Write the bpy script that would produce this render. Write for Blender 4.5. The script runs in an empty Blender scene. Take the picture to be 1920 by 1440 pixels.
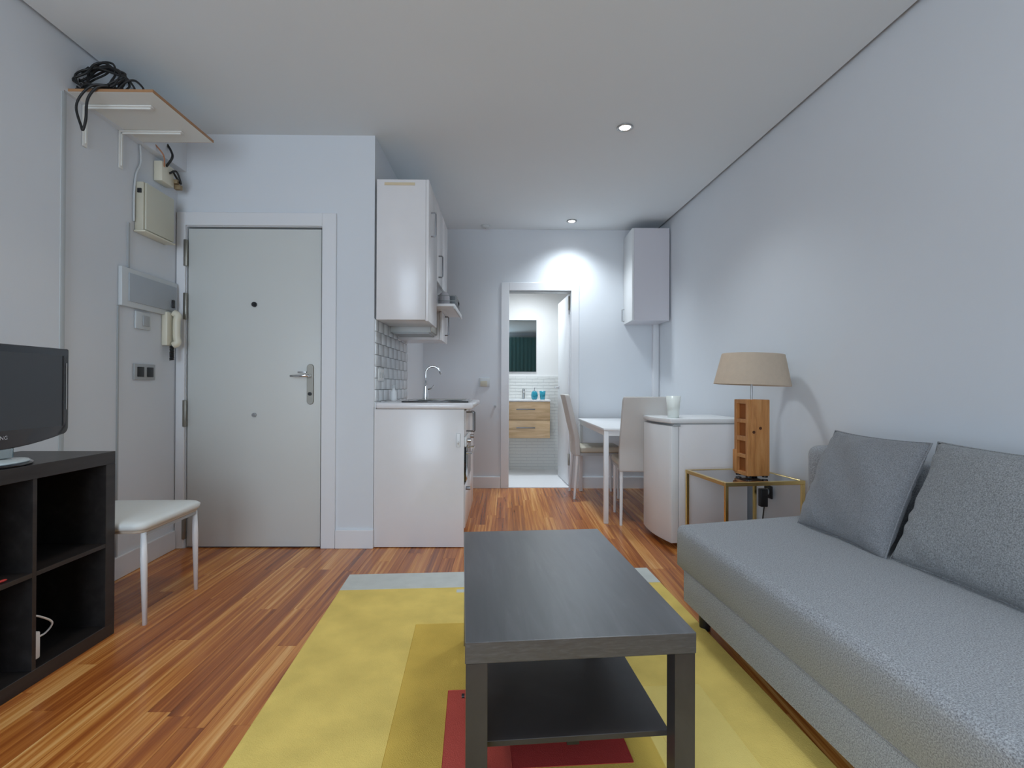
import bpy, bmesh, math, random
from mathutils import Vector, Matrix
random.seed(7)
S = bpy.context.scene
COL = S.collection
R = math.radians
PI = math.pi

# ------------------------------------------------------------------ camera
cam = bpy.data.cameras.new('camera'); cam_o = bpy.data.objects.new('camera', cam); COL.objects.link(cam_o)
CR = Vector((0.9999259, -0.01164449, 0.00354942)); CU = Vector((-0.00361153, -0.00531705, 0.99997934)); CF = Vector((0.01162538, 0.99991806, 0.00535871))
m = Matrix((CR, CU, -CF)).transposed().to_4x4(); m.translation = Vector((0, 0, 1.0348))
cam_o.matrix_world = m
cam.sensor_width = 36; cam.lens = 36 * 963.37 / 1920; cam.clip_start = .02
S.camera = cam_o
# ------------------------------------------------------------------ world, light, exposure
W = bpy.data.worlds.new('sky'); S.world = W; W.use_nodes = True
bg = W.node_tree.nodes['Background']; bg.inputs[0].default_value = (.62, .78, 1, 1); bg.inputs[1].default_value = 1.5
S.view_settings.view_transform = 'Standard'; S.view_settings.look = 'None'; S.view_settings.gamma = 1
S.view_settings.exposure = 0.06; S.view_settings.use_curve_mapping = False

def area(name, loc, rot, sx, sy, power, col, spread=180):
    l = bpy.data.lights.new(name, 'AREA'); l.shape = 'RECTANGLE'; l.size = sx; l.size_y = sy; l.energy = power; l.color = col; l.spread = R(spread)
    o = bpy.data.objects.new(name, l); COL.objects.link(o); o.location = loc; o.rotation_euler = rot
    return o
# daylight falling in through the window in the rear wall
area('window_daylight', (-1.0, -2.30, 1.42), (R(98), 0, 0), 1.8, 2.1, 70, (.72, .86, 1))

# ------------------------------------------------------------------ materials
def mat(name, col, rough=.5, metal=0, var=0, vscale=8, bump=0, bscale=60, spec=.5, coat=0, alpha=1, trans=0, emit=None, estr=0, sheen=0):
    M = bpy.data.materials.new(name); M.use_nodes = True; nt = M.node_tree; b = nt.nodes['Principled BSDF']
    b.inputs['Base Color'].default_value = (*col, 1); b.inputs['Roughness'].default_value = rough; b.inputs['Metallic'].default_value = metal
    b.inputs['Specular IOR Level'].default_value = spec; b.inputs['Coat Weight'].default_value = coat
    b.inputs['Transmission Weight'].default_value = trans; b.inputs['Sheen Weight'].default_value = sheen
    if emit: b.inputs['Emission Color'].default_value = (*emit, 1); b.inputs['Emission Strength'].default_value = estr
    tc = nt.nodes.new('ShaderNodeTexCoord')
    if var:
        n = nt.nodes.new('ShaderNodeTexNoise'); n.inputs['Scale'].default_value = vscale; n.inputs['Detail'].default_value = 5
        nt.links.new(tc.outputs['Object'], n.inputs['Vector'])
        r = nt.nodes.new('ShaderNodeMapRange'); r.inputs[1].default_value = .3; r.inputs[2].default_value = .7
        r.inputs[3].default_value = 1 - var; r.inputs[4].default_value = 1 + var
        nt.links.new(n.outputs['Fac'], r.inputs[0])
        mx = nt.nodes.new('ShaderNodeVectorMath'); mx.operation = 'SCALE'; mx.inputs[0].default_value = col
        nt.links.new(r.outputs[0], mx.inputs['Scale']); nt.links.new(mx.outputs[0], b.inputs['Base Color'])
    if bump:
        n = nt.nodes.new('ShaderNodeTexNoise'); n.inputs['Scale'].default_value = bscale; n.inputs['Detail'].default_value = 3
        nt.links.new(tc.outputs['Object'], n.inputs['Vector'])
        bp = nt.nodes.new('ShaderNodeBump'); bp.inputs['Strength'].default_value = bump; bp.inputs['Distance'].default_value = .004
        nt.links.new(n.outputs['Fac'], bp.inputs['Height']); nt.links.new(bp.outputs[0], b.inputs['Normal'])
    return M

def ramp(nt, stops):
    r = nt.nodes.new('ShaderNodeValToRGB'); e = r.color_ramp.elements
    while len(e) < len(stops): e.new(.5)
    for i, (p, c) in enumerate(stops): e[i].position = p; e[i].color = (*c, 1)
    return r

def wood_mat(name, stops, scale=(26, 1.3, 26), rough=.35, bump=.08, use_random=True, coord='Object', rnd=.34, spec=.5, detail=6, coat=0):
    M = bpy.data.materials.new(name); M.use_nodes = True; nt = M.node_tree; b = nt.nodes['Principled BSDF']; L = nt.links.new
    b.inputs['Roughness'].default_value = rough; b.inputs['Specular IOR Level'].default_value = spec; b.inputs['Coat Weight'].default_value = coat; b.inputs['Coat Roughness'].default_value = .06 if coat < .5 else .33
    if coord == 'World':
        g = nt.nodes.new('ShaderNodeNewGeometry'); src = g.outputs['Position']
    else:
        g = nt.nodes.new('ShaderNodeTexCoord'); src = g.outputs['Object']
    oi = nt.nodes.new('ShaderNodeObjectInfo')
    mp = nt.nodes.new('ShaderNodeMapping'); mp.inputs['Scale'].default_value = scale
    L(src, mp.inputs['Vector'])
    if use_random:
        ml = nt.nodes.new('ShaderNodeVectorMath'); ml.operation = 'SCALE'; ml.inputs[0].default_value = (37, 91, 53)
        L(oi.outputs['Random'], ml.inputs['Scale']); L(ml.outputs[0], mp.inputs['Location'])
    n = nt.nodes.new('ShaderNodeTexNoise'); n.inputs['Scale'].default_value = 1; n.inputs['Detail'].default_value = detail
    n.inputs['Roughness'].default_value = .62; n.inputs['Distortion'].default_value = .6
    L(mp.outputs[0], n.inputs['Vector'])
    f = n.outputs['Fac']
    if use_random:
        a = nt.nodes.new('ShaderNodeMath'); a.operation = 'MULTIPLY_ADD'; a.inputs[1].default_value = rnd; L(oi.outputs['Random'], a.inputs[0])
        s = nt.nodes.new('ShaderNodeMath'); s.operation = 'SUBTRACT'; s.inputs[1].default_value = rnd / 2; L(f, s.inputs[0]); L(s.outputs[0], a.inputs[2]); f = a.outputs[0]
    r = ramp(nt, stops); L(f, r.inputs[0]); L(r.outputs[0], b.inputs['Base Color'])
    bp = nt.nodes.new('ShaderNodeBump'); bp.inputs['Strength'].default_value = bump; bp.inputs['Distance'].default_value = .002
    L(n.outputs['Fac'], bp.inputs['Height']); L(bp.outputs[0], b.inputs['Normal'])
    return M

def fabric(name, c1, c2, scale=260, bump=.35, big=.06):
    M = bpy.data.materials.new(name); M.use_nodes = True; nt = M.node_tree; b = nt.nodes['Principled BSDF']; L = nt.links.new
    b.inputs['Roughness'].default_value = .92; b.inputs['Specular IOR Level'].default_value = .15; b.inputs['Sheen Weight'].default_value = .2
    tc = nt.nodes.new('ShaderNodeTexCoord'); n = nt.nodes.new('ShaderNodeTexNoise'); n.inputs['Scale'].default_value = scale; n.inputs['Detail'].default_value = 3; n.inputs['Roughness'].default_value = .7
    L(tc.outputs['Object'], n.inputs['Vector'])
    r = ramp(nt, [(.33, c1), (.67, c2)]); L(n.outputs['Fac'], r.inputs[0]); L(r.outputs[0], b.inputs['Base Color'])
    bp = nt.nodes.new('ShaderNodeBump'); bp.inputs['Strength'].default_value = bump; bp.inputs['Distance'].default_value = .002
    L(n.outputs['Fac'], bp.inputs['Height']); L(bp.outputs[0], b.inputs['Normal'])
    return M

WALL = mat('wall_paint', (.745, .775, .81), .75, var=.012, vscale=1.5, bump=.05, bscale=120, spec=.25)
CEIL = mat('ceiling_paint', (.79, .835, .86), .9, var=.01, vscale=1.2, spec=.15)
BATHWALL = mat('bath_paint', (.9, .89, .87), .6)
TRIM = mat('trim_paint', (.80, .81, .83), .38)
DOORM = mat('door_paint', (.66, .675, .65), .42, var=.01, vscale=2)
WHITE_GLOSS = mat('white_laminate', (.84, .82, .82), .22, var=.01)
WHITE_PL = mat('white_plastic', (.84, .85, .85), .35)
WHITE_ME = mat('white_metal', (.86, .87, .88), .3)
COUNTER = mat('counter_white', (.82, .81, .83), .18, var=.015, vscale=20)
BEIGE = mat('aged_beige_plastic', (.58, .55, .44), .5, var=.03)
BEIGE_L = mat('ivory_plastic', (.76, .72, .58), .35)
SHELFW = mat('shelf_white', (.80, .80, .76), .45)
EDGE = mat('shelf_edge', (.42, .22, .10), .5)
GREY_PL = mat('grey_plastic', (.42, .44, .45), .4)
GREY_L = mat('light_grey_plastic', (.62, .65, .66), .4)
PANEL_B = mat('blue_grey_metal', (.42, .46, .50), .45, var=.02)
BLACK = mat('black_plastic', (.012, .012, .014), .4)
BLACK_GLOSS = mat('black_gloss', (.008, .009, .012), .08, coat=.5)
SCREEN = mat('tv_screen', (.050, .058, .068), .25)
CABLE = mat('cable_rubber', (.012, .012, .012), .5)
CHROME = mat('chrome', (.75, .76, .78), .15, 1)
STEEL = mat('brushed_steel', (.50, .50, .50), .32, 1)
DSTEEL = mat('aged_steel', (.33, .31, .27), .4, 1)
HANDLE = mat('handle_dark_steel', (.25, .25, .26), .35, .8)
GOLD = mat('brass', (.78, .60, .26), .25, 1)
SMOKE = mat('smoked_glass', (.055, .042, .04), .05, coat=.6)
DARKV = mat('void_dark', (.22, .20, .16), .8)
TILE = mat('white_glazed_tile', (.74, .77, .79), .12, var=.02, vscale=6)
GROUT = mat('grout', (.68, .69, .70), .9)
BTILE = mat('bath_tile_glaze', (.82, .82, .79), .2)
MIRROR = mat('mirror_glass', (.38, .43, .43), .03, 1)
TEAL = mat('teal_glass', (.01, .30, .42), .15, coat=.4)
TEALC = mat('teal_curtain', (.10, .22, .22), .8)
VELV = mat('beige_leatherette', (.60, .57, .54), .5, var=.02, bump=.1)
SEATD = mat('seat_leatherette', (.52, .49, .40), .5, var=.02, bump=.1)
STOOLW = mat('stool_vinyl', (.80, .85, .84), .38, var=.01)
SHADE = mat('lamp_shade_linen', (.60, .48, .365), .9, var=.03, vscale=40, bump=.3, bscale=300)
LAMPW = wood_mat('lamp_wood', [(.25, (.36, .13, .035)), (.5, (.58, .25, .075)), (.75, (.70, .36, .14))], (30, 30, 3), .5, .2, False)
HOLE = mat('wood_hole', (.10, .03, .01), .8)
NICHE = mat('wood_niche', (.32, .10, .02), .7)
OAK = wood_mat('oak_laminate', [(.3, (.50, .33, .17)), (.55, (.66, .46, .27)), (.75, (.74, .56, .36))], (3, 30, 30), .4, .05, False)
BLKBRN = wood_mat('black_brown_laminate', [(.3, (.028, .024, .024)), (.55, (.042, .037, .037)), (.75, (.06, .053, .052))], (3, 3, 3), .34, .05, False)
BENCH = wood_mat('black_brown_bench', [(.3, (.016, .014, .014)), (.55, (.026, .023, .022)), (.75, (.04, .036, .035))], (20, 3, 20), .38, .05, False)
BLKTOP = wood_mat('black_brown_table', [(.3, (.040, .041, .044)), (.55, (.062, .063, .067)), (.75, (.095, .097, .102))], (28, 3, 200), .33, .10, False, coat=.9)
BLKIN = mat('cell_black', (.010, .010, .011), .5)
SOFA = fabric('grey_tweed', (.15, .153, .160), (.49, .505, .525), 300)
SOFA_F = SOFA
CUSH = fabric('charcoal_tweed', (.15, .152, .16), (.33, .334, .345), 330)
CUSH2 = fabric('grey_tweed_cushion', (.14, .145, .148), (.38, .386, .39), 260)
PLANK = wood_mat('cherry_plank', [(.22, (.20, .050, .012)), (.38, (.38, .105, .022)), (.50, (.54, .178, .036)), (.61, (.72, .30, .07)), (.76, (.92, .52, .19))],
                 (42, .8, 42), .27, .06, True, 'World', .24, coat=.15)
FLOORB = mat('floor_base', (.20, .08, .03), .6)
BATHFL = mat('bath_floor', (.88, .89, .92), .25)
RUGW = mat('rug_white', (.66, .69, .66), .95, var=.05, vscale=14, bump=.5, bscale=350, spec=.05)
def rugm(name, c, var=.10):
    return mat(name, c, .95, var=var, vscale=6, bump=.5, bscale=300, spec=.05)
RUGY = rugm('rug_yellow', (.87, .66, .19)); RUGO = rugm('rug_ochre', (.74, .51, .11)); RUGR = rugm('rug_red', (.62, .11, .085), .06)
RUGD = rugm('rug_dark_red', (.42, .05, .045), .06); RUGP = rugm('rug_pale_yellow', (.90, .71, .23), .06)
GLASSM = mat('clear_acrylic', (.75, .85, .85), .05, trans=.85)
GLOW = mat('downlight_lens', (.9, .9, .9), .4, emit=(1, .98, .95), estr=14)
LED = mat('red_led', (.4, .02, .02), .4, emit=(1, .1, .05), estr=.6)

# ------------------------------------------------------------------ helpers
def tag(o, label=None, cat=None, group=None, kind=None):
    if label: o['label'] = label
    if cat: o['category'] = cat
    if group: o['group'] = group
    if kind: o['kind'] = kind
    return o

def thing(name, loc, rz, label, cat, group=None):
    o = bpy.data.objects.new(name, None); COL.objects.link(o); o.empty_display_size = .05
    o.location = loc; o.rotation_euler = (0, 0, rz)
    return tag(o, label, cat, group)

class MB:
    def __init__(s): s.bm = bmesh.new()
    def box(s, a, b, bev=0, seg=2, mtx=None):
        t = bmesh.new(); bmesh.ops.create_cube(t, size=1)
        d = [b[i] - a[i] for i in range(3)]; c = [(b[i] + a[i]) / 2 for i in range(3)]
        for v in t.verts: v.co = Vector((v.co[0] * d[0] + c[0], v.co[1] * d[1] + c[1], v.co[2] * d[2] + c[2]))
        if bev: bmesh.ops.bevel(t, geom=t.edges[:], offset=bev, segments=seg, profile=.5, affect='EDGES')
        return s.add(t, mtx)
    def add(s, t, mtx=None):
        if mtx: t.transform(mtx)
        me = bpy.data.meshes.new('t'); t.to_mesh(me); t.free(); s.bm.from_mesh(me); bpy.data.meshes.remove(me); return s
    def cyl(s, c, r, h, seg=24, r2=None, mtx=None, bev=0):
        t = bmesh.new(); bmesh.ops.create_cone(t, cap_ends=True, segments=seg, radius1=r, radius2=r if r2 is None else r2, depth=h)
        if bev: bmesh.ops.bevel(t, geom=[e for e in t.edges if len(e.link_faces) == 2 and any(len(f.verts) > 4 for f in e.link_faces)], offset=bev, segments=2, affect='EDGES')
        if mtx: t.transform(mtx)
        t.transform(Matrix.Translation(c)); return s.add(t)
    def lathe(s, prof, seg=32, mtx=None):
        t = bmesh.new(); rings = []
        for r, z in prof: rings.append([t.verts.new((max(r, 1e-4) * math.cos(2 * PI * i / seg), max(r, 1e-4) * math.sin(2 * PI * i / seg), z)) for i in range(seg)])
        for a, b in zip(rings, rings[1:]):
            for i in range(seg): t.faces.new((a[i], a[(i + 1) % seg], b[(i + 1) % seg], b[i]))
        t.faces.new(rings[0][::-1]); t.faces.new(rings[-1]); return s.add(t, mtx)
    def tube(s, pts, r, seg=8, closed=False):
        t = bmesh.new(); pts = [Vector(p) for p in pts]; n = len(pts); rings = []
        up = Vector((0, 0, 1)); prev = None
        for i, p in enumerate(pts):
            a = pts[max(i - 1, 0)]; b = pts[min(i + 1, n - 1)]; d = (b - a).normalized()
            if prev is None: x = d.orthogonal().normalized()
            else:
                x = prev - d * prev.dot(d); x = x.normalized() if x.length > 1e-6 else d.orthogonal().normalized()
            prev = x; y = d.cross(x)
            rr = r[i] if isinstance(r, (list, tuple)) else r
            rings.append([t.verts.new(p + (x * math.cos(2 * PI * k / seg) + y * math.sin(2 * PI * k / seg)) * rr) for k in range(seg)])
        for a, b in zip(rings, rings[1:]):
            for k in range(seg): t.faces.new((a[k], a[(k + 1) % seg], b[(k + 1) % seg], b[k]))
        t.faces.new(rings[0][::-1]); t.faces.new(rings[-1]); return s.add(t)
    def prism(s, poly, z0, z1, bev=0, seg=2, mtx=None, top_only=False):
        t = bmesh.new(); a = [t.verts.new((x, y, z0)) for x, y in poly]; b = [t.verts.new((x, y, z1)) for x, y in poly]
        n = len(poly); t.faces.new(a[::-1]); t.faces.new(b)
        for i in range(n): t.faces.new((a[i], a[(i + 1) % n], b[(i + 1) % n], b[i]))
        bmesh.ops.recalc_face_normals(t, faces=t.faces[:])
        if bev: bmesh.ops.bevel(t, geom=[e for e in t.edges if not top_only or max(v.co.z for v in e.verts) > z1 - 1e-4], offset=bev, segments=seg, profile=.5, affect='EDGES')
        return s.add(t, mtx)
    def build(s, name, material, parent=None, smooth=False, loc=None, rot=None, label=None):
        bmesh.ops.recalc_face_normals(s.bm, faces=s.bm.faces[:])
        me = bpy.data.meshes.new(name); s.bm.to_mesh(me); s.bm.free()
        o = bpy.data.objects.new(name, me); COL.objects.link(o)
        me.materials.append(material)
        if smooth:
            for p in me.polygons: p.use_smooth = True
            if smooth != 'all': me.set_sharp_from_angle(angle=R(35))
        if parent: o.parent = parent
        if loc: o.location = loc
        if rot: o.rotation_euler = rot
        if label: o['label'] = label
        return o

def box(name, a, b, material, parent=None, bev=0, seg=2, label=None):
    return MB().box(a, b, bev, seg).build(name, material, parent, bool(bev), label=label)
def struct(o): o['kind'] = 'structure'; return o

def arc(p0, p1, p2, n=10):
    p0, p1, p2 = map(Vector, (p0, p1, p2)); return [(1 - t) ** 2 * p0 + 2 * t * (1 - t) * p1 + t * t * p2 for t in [i / n for i in range(n + 1)]]
def spline(P, n=8):
    P = [Vector(p) for p in P]; out = []
    Q = [P[0]] + P + [P[-1]]
    for i in range(1, len(Q) - 2):
        a, b, c, d = Q[i - 1:i + 3]
        for k in range(n):
            t = k / n; out.append(.5 * ((2 * b) + (c - a) * t + (2 * a - 5 * b + 4 * c - d) * t * t + (3 * b - 3 * c + d - a) * t ** 3))
    out.append(P[-1]); return out

# ------------------------------------------------------------------ the setting
H = 2.644; YD = 3.302; YB = 5.249; XK = -.847; XL = -2.047; XF = -2.10; YR = -2.4
def xr(y): return 1.721 - .0552 * (y - 2.10)
def xf(y): return -2.062 - .0471 * (y - 2.39)
XA = math.atan(.0471)
# floor: base slab and boards
fl = struct(box('floor', (-2.3, YR - .1, -.1), (2.3, YB + .02, -.012), FLOORB))
def plank_mesh():
    b = MB(); b.box((-.5, -.5, -.012), (.5, .5, 0)); o = b.build('plank', PLANK); me = o.data; bpy.data.objects.remove(o); return me
PM = plank_mesh()
PW = .0755
x = -2.115; row = 0
while x < 1.76:
    y = 0.86 - random.random() * .1; ymax = YB + .015 if x + PW > XK - .005 else YD + .015
    first = True
    while y < ymax - .01:
        ln = random.uniform(.75, 1.55)
        if first: ln *= random.uniform(.3, 1); first = False
        if ymax - (y + ln) < .25: ln = ymax - y
        if x < xr(y + .1) + .01:
            p = bpy.data.objects.new('plank', PM); COL.objects.link(p); p.parent = fl
            p.location = (x + PW / 2, y + ln / 2, random.uniform(-.0004, 0)); p.scale = (PW - .0008, ln - .001, 1)
        y += ln
    x += PW; row += 1
box('floor_board_area', (-2.12, YR, -.012), (2.1, .755, 0), PLANK, fl)
# ceiling with a shadow gap along both side walls
g = .02
struct(MB().prism([(XL + g, YR), (xr(YR) - g, YR), (xr(YB) - g, YB), (XK, YB), (XK, YD), (XL + g, YD)], H, H + .02).build('ceiling', CEIL))
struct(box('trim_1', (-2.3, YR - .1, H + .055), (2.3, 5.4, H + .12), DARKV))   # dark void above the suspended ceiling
# walls
struct(MB().prism([(xr(YR), YR), (xr(YB), YB + .1), (xr(YB) + .15, YB + .1), (xr(YR) + .15, YR)], 0, H + .055).build('wall_right', WALL))
wl = struct(MB().box((XL - .15, YR, 0), (XL, 2.39, H + .055)).prism([(-2.25, 2.39), (xf(2.39), 2.39), (xf(YD), YD), (-2.25, YD)], 0, 2.40).box((XL - .15, 2.39, 2.40), (XL, YD, H + .055)).build('wall_left', WALL))
# rear wall (behind the camera) with the window opening
struct(MB().box((-2.3, YR - .1, 0), (-1.95, YR, H + .05)).box((-.05, YR - .1, 0), (2.2, YR, H + .05)).box((-1.95, YR - .1, 0), (-.05, YR, .25)).box((-1.95, YR - .1, 2.55), (-.05, YR, H + .05)).build('wall_rear', WALL))
w1 = struct(MB().box((-1.95, YR - .08, .25), (-1.89, YR - .03, 2.55)).box((-.11, YR - .08, .25), (-.05, YR - .03, 2.55)).box((-1.89, YR - .08, .25), (-.11, YR - .03, .31)).box((-1.89, YR - .08, 2.49), (-.11, YR - .03, 2.55)).box((-1.03, YR - .08, .31), (-.97, YR - .03, 2.49)).build('window_1', TRIM))
# entry wall with door opening
DX0, DX1, DZ = -2.036, -1.185, 2.046
struct(MB().box((XF - .1, YD, 0), (DX0 - .006, YD + .12, H + .05)).box((DX1 + .006, YD, 0), (XK, YD + .12, H + .05)).box((DX0 - .006, YD, DZ + .006), (DX1 + .006, YD + .12, H + .05)).build('wall_entry', WALL))
wk = struct(box('wall_kitchen', (XK - .12, YD + .12, 0), (XK, YB + .12, H + .05), WALL))
# back wall with bathroom opening
BX0, BX1, BZ = .03, .664, 2.018
struct(MB().box((XK, YB, 0), (BX0, YB + .10, H + .05)).box((BX1, YB, 0), (xr(YB) + .02, YB + .10, H + .05)).box((BX0, YB, BZ), (BX1, YB + .10, H + .05)).build('wall_back', WALL))
# bathroom shell
BY1 = 6.44
struct(box('wall_bathroom_back', (-.75, BY1, 0), (1.5, BY1 + .1, 2.6), BATHWALL))
struct(box('wall_bathroom_left', (-.75, YB + .12, 0), (-.65, BY1, 2.6), BATHWALL))
struct(box('wall_bathroom_right', (1.15, YB + .12, 0), (1.25, BY1, 2.6), BATHWALL))
struct(box('ceiling_bathroom', (-.75, YB + .12, 2.45), (1.25, BY1, 2.55), BATHWALL))
struct(box('floor_bathroom', (-.75, YB + .02, -.1), (1.25, BY1, .004), BATHFL))
# bathroom wall tiles: stacked rows
bt = struct(box('trim_2', (-.65, BY1 - .012, 0), (1.15, BY1, 1.17), GROUT))
tb = MB()
for r_ in range(30):
    for c_ in range(14):
        ox = .07 * (r_ % 2)
        a = max(-.65, -.65 + c_ * .14 - ox) ; b_ = min(1.15, -.65 + c_ * .14 - ox + .137)
        if b_ - a > .02: tb.box((a, BY1 - .018, r_ * .039 + .0015), (b_, BY1 - .012, r_ * .039 + .0375))
o = tb.build('tiles', BTILE, bt); o['kind'] = 'stuff'
# kitchen splashback: every tile a piece
tm = MB().box((-.005, -.0735, -.0365), (.006, .0735, .0365), .003, 2).build('tile', TILE, None, True); TM = tm.data; bpy.data.objects.remove(tm)
gr = struct(box('trim_3', (XK, YD + .002, .90), (XK + .004, 4.36, 1.47), GROUT))
for r_ in range(8):
    yy = YD + .006 - (.075 if r_ % 2 else 0); 
    while yy < 4.34:
        a = max(yy, YD + .004); b_ = min(yy + .147, 4.355)
        if b_ - a > .03:
            t = bpy.data.objects.new('tile', TM); COL.objects.link(t); t.parent = gr
            t.location = (XK + .006, (a + b_) / 2, .862 + .0365 + r_ * .0755); t.scale = (1, (b_ - a) / .147, 1)
        yy += .150
struct(box('recess_shade_strip', (-2.066, 2.374, 0), (XL + .004, 2.404, 2.39), mat('recess_shade_grey', (.50, .53, .54), .5), None, .006))  # grey strip standing in for the shade along the wall recess edge
# baseboards
def base(name, poly): return struct(MB().prism(poly, 0, .118, .003, 1).build(name, TRIM, None, True))
base('baseboard_left', [(xf(2.39), 2.39), (xf(2.39) + .016, 2.39), (xf(YD - .02) + .016, YD - .02), (xf(YD - .02), YD - .02)])
base('baseboard_left_near', [(XL, YR), (XL + .018, YR), (XL + .018, 2.385), (XL, 2.385)])
base('baseboard_entry', [(-1.085, YD - .018), (XK + .004, YD - .018), (XK + .004, YD), (-1.085, YD)])
base('baseboard_back', [(XK, YB - .018), (-.054, YB - .018), (-.054, YB), (XK, YB)])
base('baseboard_back_right', [(.75, YB - .018), (1.49, YB - .018), (1.49, YB), (.75, YB)])
base('baseboard_right', [(xr(0) - .018, 0), (xr(0), 0), (xr(YB - .06), YB - .06), (xr(YB - .06) - .018, YB - .06)])
# door casings
struct(MB().box((DX1 + .008, YD - .016, 0), (-1.087, YD, 2.14), .003, 1).box((XF + .001, YD - .016, 0), (DX0 - .008, YD, 2.14), .003, 1).box((DX0 - .008, YD - .016, DZ + .010), (DX1 + .008, YD, 2.14), .003, 1).build('trim_4', TRIM, None, True))
struct(MB().box((-.052, YB - .014, 0), (BX0, YB, 2.10), .003, 1).box((BX1, YB - .014, 0), (BX1 + .08, YB, 2.10), .003, 1).box((BX0, YB - .014, BZ), (BX1, YB, 2.10), .003, 1).build('trim_5', TRIM, None, True))
struct(box('trim_6', (DX0 - .006, YD + .085, 0), (DX1 + .006, YD + .12, DZ + .006), DARKV))
# corner boxing over the pipe
struct(box('trim_7', (1.492, YB - .058, 0), (xr(YB) + .004, YB, H), TRIM, None, .004))

# entry door
d1 = struct(box('door_1', (DX0 + .002, YD + .004, .008), (DX1 - .002, YD + .05, DZ - .006), DOORM, None, .003))
for z in (1.88, 1.54, .858, .145):
    MB().box((-2.052, YD - .022, z - .085), (-2.030, YD - .004, z + .085), .004).build('hinge', DSTEEL, d1, True)
def rod(r): return Matrix.Rotation(R(90), 4, 'X')
MB().cyl((-1.611, YD - .002, 1.555), .016, .018, 20, mtx=rod(0), bev=.003).cyl((-1.611, YD - .012, 1.555), .008, .01, 16, mtx=rod(0)).build('peephole', BLACK, d1, True, label='dark peephole')
MB().cyl((-1.607, YD - .002, .849), .014, .02, 20, mtx=rod(0), bev=.004).build('bolt_knob', STEEL, d1, True)
pl = MB(); 
pts = []
for i in range(13): a = PI * i / 12; pts.append((.0215 * math.cos(a), .108 + .0215 * math.sin(a)))
for i in range(13): a = PI + PI * i / 12; pts.append((.0215 * math.cos(a), -.108 + .0215 * math.sin(a)))
pl.prism(pts, 0, .009, .002, 1, mtx=Matrix.Translation((-1.2515, YD + .004, 1.046)) @ Matrix.Rotation(R(90), 4, 'X'))
hp = pl.build('lock_plate', DSTEEL, d1, True)
MB().tube([(-1.2515, YD, 1.10), (-1.2515, YD - .045, 1.10), (-1.262, YD - .052, 1.10), (-1.36, YD - .05, 1.098)], [.010, .010, .009, .007], 10).build('lever_handle', CHROME, hp, 'all')
MB().cyl((-1.2515, YD - .008, .985), .011, .016, 16, mtx=rod(0)).build('keyhole', BLACK, hp, True)
MB().box((-1.33, YD - .012, 1.118), (-1.275, YD - .003, 1.128), .002).build('key', STEEL, hp, True)

# bathroom door leaf, standing open into the bathroom
bd = struct(MB().box((0, 0, .01), (.035, .62, 2.0), .003).build('door_2', TRIM, None, True, loc=(.648, YB + .11, 0), rot=(0, 0, R(4))))
MB().box((-.004, -.030, 1.84), (.012, -.004, 1.98), .002).build('hinge', DSTEEL, bd, True)
MB().box((-.004, -.030, .22), (.012, -.004, .34), .002).build('hinge', DSTEEL, bd, True)
MB().cyl((-.006, .54, 1.03), .022, .01, 16, mtx=Matrix.Rotation(R(90), 4, 'Y')).tube([(-.008, .54, 1.03), (-.05, .54, 1.03), (-.058, .50, 1.03), (-.058, .43, 1.03)], .008, 8).build('lever_handle', CHROME, bd, True)
struct(box('trim_8', (BX0 + .002, YB + .004, BZ - .012), (BX1 - .002, YB + .10, BZ - .001), GREY_PL))

# ------------------------------------------------------------------ ceiling lights
def downlight(x_, y_, z_, label, lit=True, watts=14, size=R(95), col=(.84, .93, 1)):
    t = thing('downlight', (x_, y_, z_), 0, label, 'ceiling light', 'recessed downlights')
    b = MB(); b.lathe([(.044, 0), (.050, -.003), (.050, -.008), (.044, -.010), (.036, -.008), (.034, 0)], 28); b.build('bezel', STEEL, t, 'all')
    MB().cyl((0, 0, -.0035), .033, .004, 24).build('lens', GLOW if lit else GREY_L, t, True)
    l = bpy.data.lights.new('downlight_beam', 'SPOT'); l.energy = watts; l.spot_size = size; l.spot_blend = 1; l.color = col; l.shadow_soft_size = .11
    lo = bpy.data.objects.new('downlight_beam', l); COL.objects.link(lo); lo.location = (x_, y_, z_ - .03)
    return t
downlight(.73, 3.161, H, 'round recessed ceiling downlight nearest the camera, right of centre', True, 48, R(128))
downlight(.631, 4.961, H, 'small lit ceiling downlight above the bathroom doorway', True, 72, R(130))
downlight(-1.148, 1.98, H, 'round recessed ceiling downlight over the left side of the room', True, 26, R(100), (1, .84, .68))
downlight(.25, 5.85, 2.45, 'downlight in the bathroom ceiling', True, 75, R(150))
downlight(.73, .6, H, 'unseen ceiling downlight added to light the sofa top', True, 50)  # out-of-view downlight, added to brighten the sofa from above
t = thing('smoke_detector', (-.212, 5.13, H), 0, 'small round white detector on the ceiling in front of the back wall', 'smoke detector')
MB().lathe([(.045, 0), (.045, -.012), (.035, -.022), (.012, -.024)], 24).build('housing', GREY_L, t, 'all'); MB().cyl((0, 0, -.026), .008, .004, 12).build('sensor', GREY_PL, t, True)

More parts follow.
